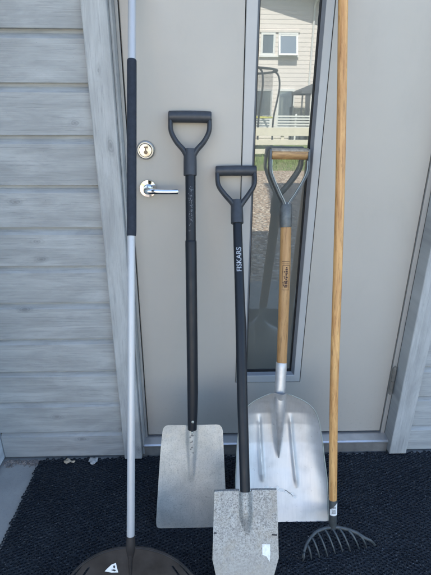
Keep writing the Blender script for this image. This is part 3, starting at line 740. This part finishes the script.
arc = [(-.1020, -.0690, -.034), (-.0945, -.0560, -.016), (-.0790, -.0364, -.006), (-.0467, -.0125, .000), (.002, -.0020, .001), (.0441, -.0100, .000), (.0680, -.0200, -.003), (.0894, -.0300, -.011), (.1090, -.0320, -.022), (.1261, -.0280, -.046)]
arcS = [W2L(p) for p in smooth(arc, 6)]; nA = len(arcS)
MB().tube(arcS, [.0034+.0022*math.sin(PI*i/(nA-1)) for i in range(nA)], 12, flat=.75).build('claw_arch', 'cast_iron', cu)
tips = [(-.10157, -.06904), (-.07467, -.06422), (-.04976, -.06000), (-.02515, -.05502), (-.00059, -.04856), (.02356, -.04419), (.04627, -.04265), (.07494, -.03615), (.0984, -.0335)]
starts = [(-.0985, -.0625, -.022), (-.0865, -.0450, -.010), (-.0690, -.0265, -.003), (-.0470, -.0130, 0), (-.0220, -.0040, .001), (.0020, -.0022, .001), (.0235, -.0045, .001), (.0480, -.0110, 0), (.0735, -.0225, -.004)]
for s0, t0 in zip(starts, tips):
    s0 = Vector(s0); s0.x -= .006*(1-abs(s0.x)/.1); t1 = Vector((t0[0], t0[1], -.0485)); d = t1-s0
    mid = s0+d*.32+Vector((0, -.004, .010)); mid2 = s0+d*.72+Vector((0, -.006, .009))
    P = [W2L(p) for p in smooth([s0, mid, mid2, t1], 5)]; n = len(P)
    MB().tube(P, [.0034-.0017*(i/(n-1))**1.5 for i in range(n)], 10).build('tine', 'cast_iron', cu)

# --- leaf rake with the white pole, left
B, T = (-.1879, -.5357, .19), (-.1659, -.07, 1.4576)
ml = tool_matrix(B, T)
lr = thing('leaf_rake', 'rake with white pole, black foam sleeve and broad dark brown fan head', 'rake', mat=ml)
MB().tube([(.0005, 0, .004), (.0, 0, .01), (.001, 0, .3623), (-.0003, 0, .80)], [.0092, .0100, .0096, .0100], 28).build('lower_pole', 'pole_white', lr)
MB().tube([(.0, 0, 1.195), (.0, 0, 1.35), (.0, 0, 1.50), (0, 0, 1.503)], [.0102, .0099, .0099, .006], 28).build('upper_pole', 'pole_white', lr)
MB().tube([(0, 0, .776), (.0, 0, .780), (.0005, 0, .79), (.0002, 0, 1.00), (-.0002, 0, 1.198), (-.0002, 0, 1.205), (-.0002, 0, 1.207)], [.0110, .0117, .0119, .0119, .0119, .0117, .0108], 28).build('foam_sleeve', 'foam', lr)
MB().tube([(.0, 0, .012), (.0, 0, .004), (0, 0, -.006), (0, 0, -.020), (0, .001, -.045)], [.0104, .0112, .0116, .0125, .0085], 24, flat=[1, 1, 1, .9, .7]).build('neck_socket', 'brown_plastic', lr)
R_ = .19; zc = -.2065; out = []
for i in range(61):
    x = -.153+.306*i/60; out.append((x, zc+math.sqrt(R_*R_-x*x)))
out = [(-.262, -.196)]+out+[(.262, -.196)]
sl = []
for k in range(-6, 7):
    ax = [0, .026, .050, .070, .088, .107, .1285][abs(k)]; az = [-.118, -.117, -.113, -.107, -.098, -.0720, -.0712][abs(k)]
    bx = [0, .036, .074, .112, .150, .192, .228][abs(k)]; s_ = 1 if k >= 0 else -1; sl.append((s_*ax, az, s_*bx))
poly = list(out)
for ax, az, bx in sorted(sl, key=lambda q: -q[0]):
    h = .0034; poly += [(bx+h+.001, -.200), (ax+h, az-.001), (ax, az+.0015), (ax-h, az-.001), (bx-h-.001, -.200)]
cv = bpy.data.curves.new('fan', 'CURVE'); cv.dimensions = '2D'; cv.fill_mode = 'BOTH'; cv.extrude = .0018; cv.bevel_depth = .0006; cv.bevel_resolution = 1
spn = cv.splines.new('POLY'); spn.points.add(len(poly)-1)
for q, (x, z) in zip(spn.points, poly): q.co = (x, z, 0, 1)
spn.use_cyclic_u = True
tmp = bpy.data.objects.new('tmp', cv); COL.objects.link(tmp); bpy.context.view_layer.update()
me = bpy.data.meshes.new_from_object(tmp.evaluated_get(bpy.context.evaluated_depsgraph_get())); bpy.data.objects.remove(tmp)
bm = bmesh.new(); bm.from_mesh(me)
for k in range(1, 20): bmesh.ops.bisect_plane(bm, geom=bm.verts[:]+bm.edges[:]+bm.faces[:], plane_co=(0, -.2+.01*k, 0), plane_no=(0, 1, 0))
for k in range(-20, 21): bmesh.ops.bisect_plane(bm, geom=bm.verts[:]+bm.edges[:]+bm.faces[:], plane_co=(k*.0125, 0, 0), plane_no=(1, 0, 0))
bmesh.ops.remove_doubles(bm, verts=bm.verts, dist=1e-5)
fan_y = lambda x, z: .010*(abs(x)/.15)**2 - .035*(max(0, -z-.08)/.12)**2
for v in bm.verts: v.co = Vector((v.co.x, fan_y(v.co.x, v.co.y)-v.co.z, v.co.y))
bmesh.ops.recalc_face_normals(bm, faces=bm.faces)
for f in bm.faces: f.smooth = False
bm.to_mesh(me); bm.free(); me.name = 'fan_head'
fan = bpy.data.objects.new('fan_head', me); COL.objects.link(fan); me.materials.clear(); me.materials.append(M['brown_plastic']); fan.parent = lr
mb = MB(); mb.tube([(0, -.002, -.018), (0, -.003, -.05), (0, -.001, -.11)], [.0062, .0056, .003], 14, flat=.8)
for s_ in (-1, 1):
    mb.tube([(s_*.008, -.001, -.030), (s_*.0085, -.001, -.07), (s_*.010, 0, -.11)], .0012, 8)
    P = []
    for i in range(18):
        x = s_*(.150*i/17+.004); P.append((x, fan_y(x, -.05)-.0022, zc+math.sqrt((R_-.003)**2-x*x)))
    mb.tube(P, .0022, 8)
mb.build('fan_rib', 'brown_plastic', fan)
mb = MB(); fz = lambda x, z: (x, fan_y(x, z)-.0029, z)
mb.add([fz(*p) for p in ((-.0655, -.0805), (-.0600, -.0740), (-.0480, -.0625), (-.0370, -.0580), (-.0345, -.0700), (-.0310, -.0830), (-.0480, -.0835))], [tuple(range(7))])
st = mb.build('sticker', 'white_paper', fan)
mb = MB(); fz2 = lambda x, z: (x, fan_y(x, z)-.0033, z)
mb.add([fz2(*p) for p in ((-.0440, -.0660), (-.0410, -.0635), (-.0385, -.0680), (-.0400, -.0720), (-.0430, -.0715))], [tuple(range(5))])
mb.add([fz2(*p) for p in ((-.0500, -.0765), (-.0420, -.0745), (-.0360, -.0770), (-.0400, -.0800))], [tuple(range(4))])
mb.build('sticker_print', 'ink', st)

# ------------------------------------------------------------------ what the glass reflects: the yard behind the camera
nh = thing('neighbour_house', 'white clad two storey house with shaded gable mirrored in the door glass', 'house', (0, -19, 0))
NZ0 = 0.0; xR = 5.0; xL = -8.0; apex = -1.5
rake = lambda x: 5.42+(xR-x)*.26 if x > apex else 5.42+(xR-apex)*.26-(apex-x)*.26
mb = MB(); z = .1
while z < 7.2:
    x1 = xR if z < rake(xR)+.12 else xR-(z-rake(xR))/.26
    x0 = xL if z < rake(xL) else apex-( (rake(apex)-z)/.26)
    if x1-x0 < .3: break
    mb.add([(x0, 0, z), (x1, 0, z), (x1, .019, z), (x0, .019, z), (x0, .010, z+.16), (x1, .010, z+.16), (x1, 0, z+.16), (x0, 0, z+.16)],
           [(3, 2, 5, 4), (0, 1, 2, 3), (4, 5, 6, 7), (1, 6, 5, 2), (0, 3, 4, 7)]); z += .164
mb.build('cladding', 'white_siding', nh)
mb = MB(); mb.add([(x, y, z) for y in (-.002, -7) for x, z in ((xL, 0), (xR, 0), (xR, rake(xR)-.02), (apex, rake(apex)-.02), (xL, rake(xL)-.02))],
        [(0, 1, 2, 3, 4), (9, 8, 7, 6, 5), (1, 0, 5, 6), (1, 6, 7, 2), (0, 4, 9, 5), (2, 7, 8, 3), (3, 8, 9, 4)]); mb.build('wall', 'white_siding', nh)
OV = .86
mb = MB()
for s_, (xa, za), (xb, zb) in ((1, (xR+.35, rake(xR)-.09), (apex, rake(apex))), (-1, (xL-.35, rake(xL)-.09), (apex, rake(apex)))):
    vs = [(x, y, z+dz) for (x, z) in ((xa, za), (xb, zb)) for y in (OV, -7.4) for dz in (.0, .16)]
    mb.add(vs, [(0, 1, 3, 2), (4, 6, 7, 5), (0, 4, 5, 1), (2, 3, 7, 6), (0, 2, 6, 4), (1, 5, 7, 3)])
mb.build('roof', 'roof_tile', nh)
MB().box(xR-.12, xR+.02, -.02, .045, 0, rake(xR)-.05).build('corner_board', 'white_paint', nh)
MB().tube([(xR-.34, .07, 0), (xR-.34, .07, 5.2), (xR-.30, .3, 5.36)], .04, 12).build('downpipe', 'white_paint', nh)
MB().tube([(xR+.30, OV, 5.40), (xR+.30, -7.3, 5.40)], .07, 12).build('gutter', 'white_paint', nh)
def far_window(x0, x1, z0, z1, tilt=0, fw=.085, mull=None):
    mb = MB(); mb.box(x0, x1, -.01, .06, z0, z0+fw); mb.box(x0, x1, -.01, .06, z1-fw, z1); mb.box(x0, x0+fw, -.01, .06, z0+fw, z1-fw); mb.box(x1-fw, x1, -.01, .06, z0+fw, z1-fw)
    w = mb.build('window', 'white_paint', nh)
    MB().box(x0+fw, x1-fw, .01, .03, z0+fw, z1-fw).build('pane', 'far_glass', w)
    if tilt:
        mb = MB(); mb.box(0, x1-x0-.02, -.02, .02, 0, .07); mb.box(0, x1-x0-.02, -.02, .02, z1-z0-.07, z1-z0); mb.box(0, .07, -.02, .02, .07, z1-z0-.07); mb.box(x1-x0-.09, x1-x0-.02, -.02, .02, .07, z1-z0-.07)
        s_ = mb.build('open_sash', 'white_paint', w); s_.location = (x0+.01, .30, z0-.02); s_.rotation_euler = (tilt, 0, 0)
        g_ = MB().box(.07, x1-x0-.09, -.006, .006, .07, z1-z0-.07).build('sash_glass', 'far_glass', w); g_.location = s_.location; g_.rotation_euler = s_.rotation_euler
    MB().box(x0-.06, x1+.06, -.01, .10, z0-.07, z0-.005).build('sill', 'white_paint', w)
    return w
far_window(2.52, 3.12, 3.38, 4.22); far_window(3.24, 4.06, 3.38, 4.22, tilt=.34)
MB().box(2.46, 4.12, .0, .07, 4.225, 4.31).build('window_head', 'white_siding', nh)
for x0, x1 in ((2.35, 3.12), (3.32, 4.08), (-.2, .9), (-3.5, -2.2), (-5.6, -4.4)): far_window(x0, x1, .50, 2.10)
for x0, x1 in ((-.3, .8), (-3.0, -1.8), (-5.8, -4.8)): far_window(x0, x1, 3.38, 4.22)

# trampoline with net
tr = thing('trampoline', 'trampoline with yellow rim pad and safety net poles in the mirrored yard', 'trampoline', (1.15, -14, 0))
def circ(r, z, n=48): return [(r*math.cos(2*PI*k/n), r*math.sin(2*PI*k/n), z) for k in range(n+1)]
MB().tube(circ(1.30, 2.40), .035, 8, flat_axis=(0, 0, 1)).build('net_ring', 'black_steel', tr)
MB().tube(circ(1.20, 1.02), .055, 8, flat=.5, flat_axis=(0, 0, 1)).build('rim_pad', 'yellow', tr)
mb = MB(); n = 48; mb.add([(1.16*math.cos(2*PI*k/n), 1.16*math.sin(2*PI*k/n), 1.0) for k in range(n)], [tuple(range(n))]); mb.build('jump_mat', 'black_steel', tr)
mb = MB(); n = 40
vs = [(1.18*math.cos(2*PI*k/n), 1.18*math.sin(2*PI*k/n), z) for z in (1.04, 2.38) for k in range(n)]
mb.add(vs, [(k, (k+1) % n, n+(k+1) % n, n+k) for k in range(n)]); mb.build('safety_net', 'net', tr)
for k in range(6):
    a_ = 2*PI*k/6+.0; ca, sa = math.cos(a_), math.sin(a_)
    MB().tube(smooth([(1.27*ca, 1.27*sa, 0), (1.27*ca, 1.27*sa, .95), (1.36*ca, 1.36*sa, 1.5), (1.42*ca, 1.42*sa, 1.95), (1.36*ca, 1.36*sa, 2.28), (1.18*ca, 1.18*sa, 2.42)], 5), .03, 8).build('net_pole', 'black_steel', tr)
# gazebo
gz = thing('garden_gazebo', 'dark fabric gazebo with drawn curtains mirrored beside the far house', 'gazebo', (5.15, -17.5, 0))
mb = MB(); mb.add([(-1.3, -1.0, 1.95), (1.3, -1.0, 1.95), (1.3, 1.0, 1.95), (-1.3, 1.0, 1.95), (0, 0, 2.5), (-1.32, -1.02, 1.84), (1.32, -1.02, 1.84), (1.32, 1.02, 1.84), (-1.32, 1.02, 1.84)],
                 [(0, 1, 4), (1, 2, 4), (2, 3, 4), (3, 0, 4), (0, 1, 6, 5), (1, 2, 7, 6), (2, 3, 8, 7), (3, 0, 5, 8)]); mb.build('canopy', 'curtain', gz)
def drape(x0, x1, y, z0, z1, mat, flare=0):
    mb = MB(); n = 30; vs = []
    for z, k in ((z0, 1), ((z0+z1)/2, .6), (z1, 0)):
        for i in range(n+1):
            t = i/n; vs.append((x0+(x1-x0)*t-flare*k*(1-t), y+.04*math.sin(t*22), z))
    mb.add(vs, [(r*(n+1)+i, r*(n+1)+i+1, (r+1)*(n+1)+i+1, (r+1)*(n+1)+i) for r in range(2) for i in range(n)], True); o = mb.build('curtain', mat, gz)
    s_ = o.modifiers.new('t', 'SOLIDIFY'); s_.thickness = .01
drape(-1.15, -.95, .98, .1, 1.86, 'curtain', -.08); drape(-.94, -.72, .98, .1, 1.86, 'white_cloth'); drape(-.71, -.3, .98, .1, 1.86, 'curtain', .2)
for x, y in ((-1.25, -.95), (1.25, -.95), (1.25, .95), (-1.25, .95)): MB().tube([(x, y, 0), (x, y, 1.9)], .03, 10).build('post', 'black_steel', gz)
# far slatted railing and near cream board fence
ra = thing('slatted_railing', 'white railing of thin horizontal slats before the far house terrace', 'railing', (0, -16, 0))
mb = MB()
for k in range(6): mb.box(-9, 9, -.012, .012, .52+.098*k, .575+.098*k)
mb.build('slat_row', 'white_paint', ra)
for k in range(11): MB().box(-9+1.8*k-.03, -9+1.8*k+.03, -.06, -.014, 0, 1.12).build('post', 'white_paint', ra)
fe = thing('board_fence', 'low cream fence of three wide horizontal boards across the lawn', 'fence', (0, -11.5, 0))
for z0, z1 in ((.565, .785), (.32, .46), (.075, .21)): MB().box(-9, 9, -.015, .015, z0, z1).build('board', 'cream_paint', fe, .003)
for k in range(10): MB().box(-8.6+1.82*k-.04, -8.6+1.82*k+.04, -.10, -.017, 0, .70).build('post', 'cream_paint', fe)

# grass tufts
N_ = 26000
gx = rng.uniform(-7, 9, N_); gy = -8.3-rng.uniform(0, 1, N_)**.8*7.0; keep = rng.random(N_) < .45+.55*(np.sin(gx*2.1+gy*1.3)*np.sin(gy*1.7-gx) > -.2)
gx, gy = gx[keep], gy[keep]; n = len(gx); h = rng.uniform(.04, .15, n)*(1+.5*np.sin(gx*3)*np.sin(gy*2)); a_ = rng.uniform(0, 2*PI, n); w = rng.uniform(.006, .014, n); ln = rng.normal(0, .04, (n, 2))
V = np.zeros((n, 3, 3)); V[:, 0] = np.stack([gx-w*np.cos(a_), gy-w*np.sin(a_), np.full(n, -.016)], 1); V[:, 1] = np.stack([gx+w*np.cos(a_), gy+w*np.sin(a_), np.full(n, -.016)], 1)
V[:, 2] = np.stack([gx+ln[:, 0], gy+ln[:, 1], h], 1)
me = bpy.data.meshes.new('grass'); me.from_pydata(V.reshape(-1, 3).tolist(), [], [(3*i, 3*i+1, 3*i+2) for i in range(n)])
go = bpy.data.objects.new('grass', me); COL.objects.link(go); me.materials.append(M['grass'])
tag(go, 'short uneven grass at the lawn edge beyond the gravel', None, None, 'stuff')
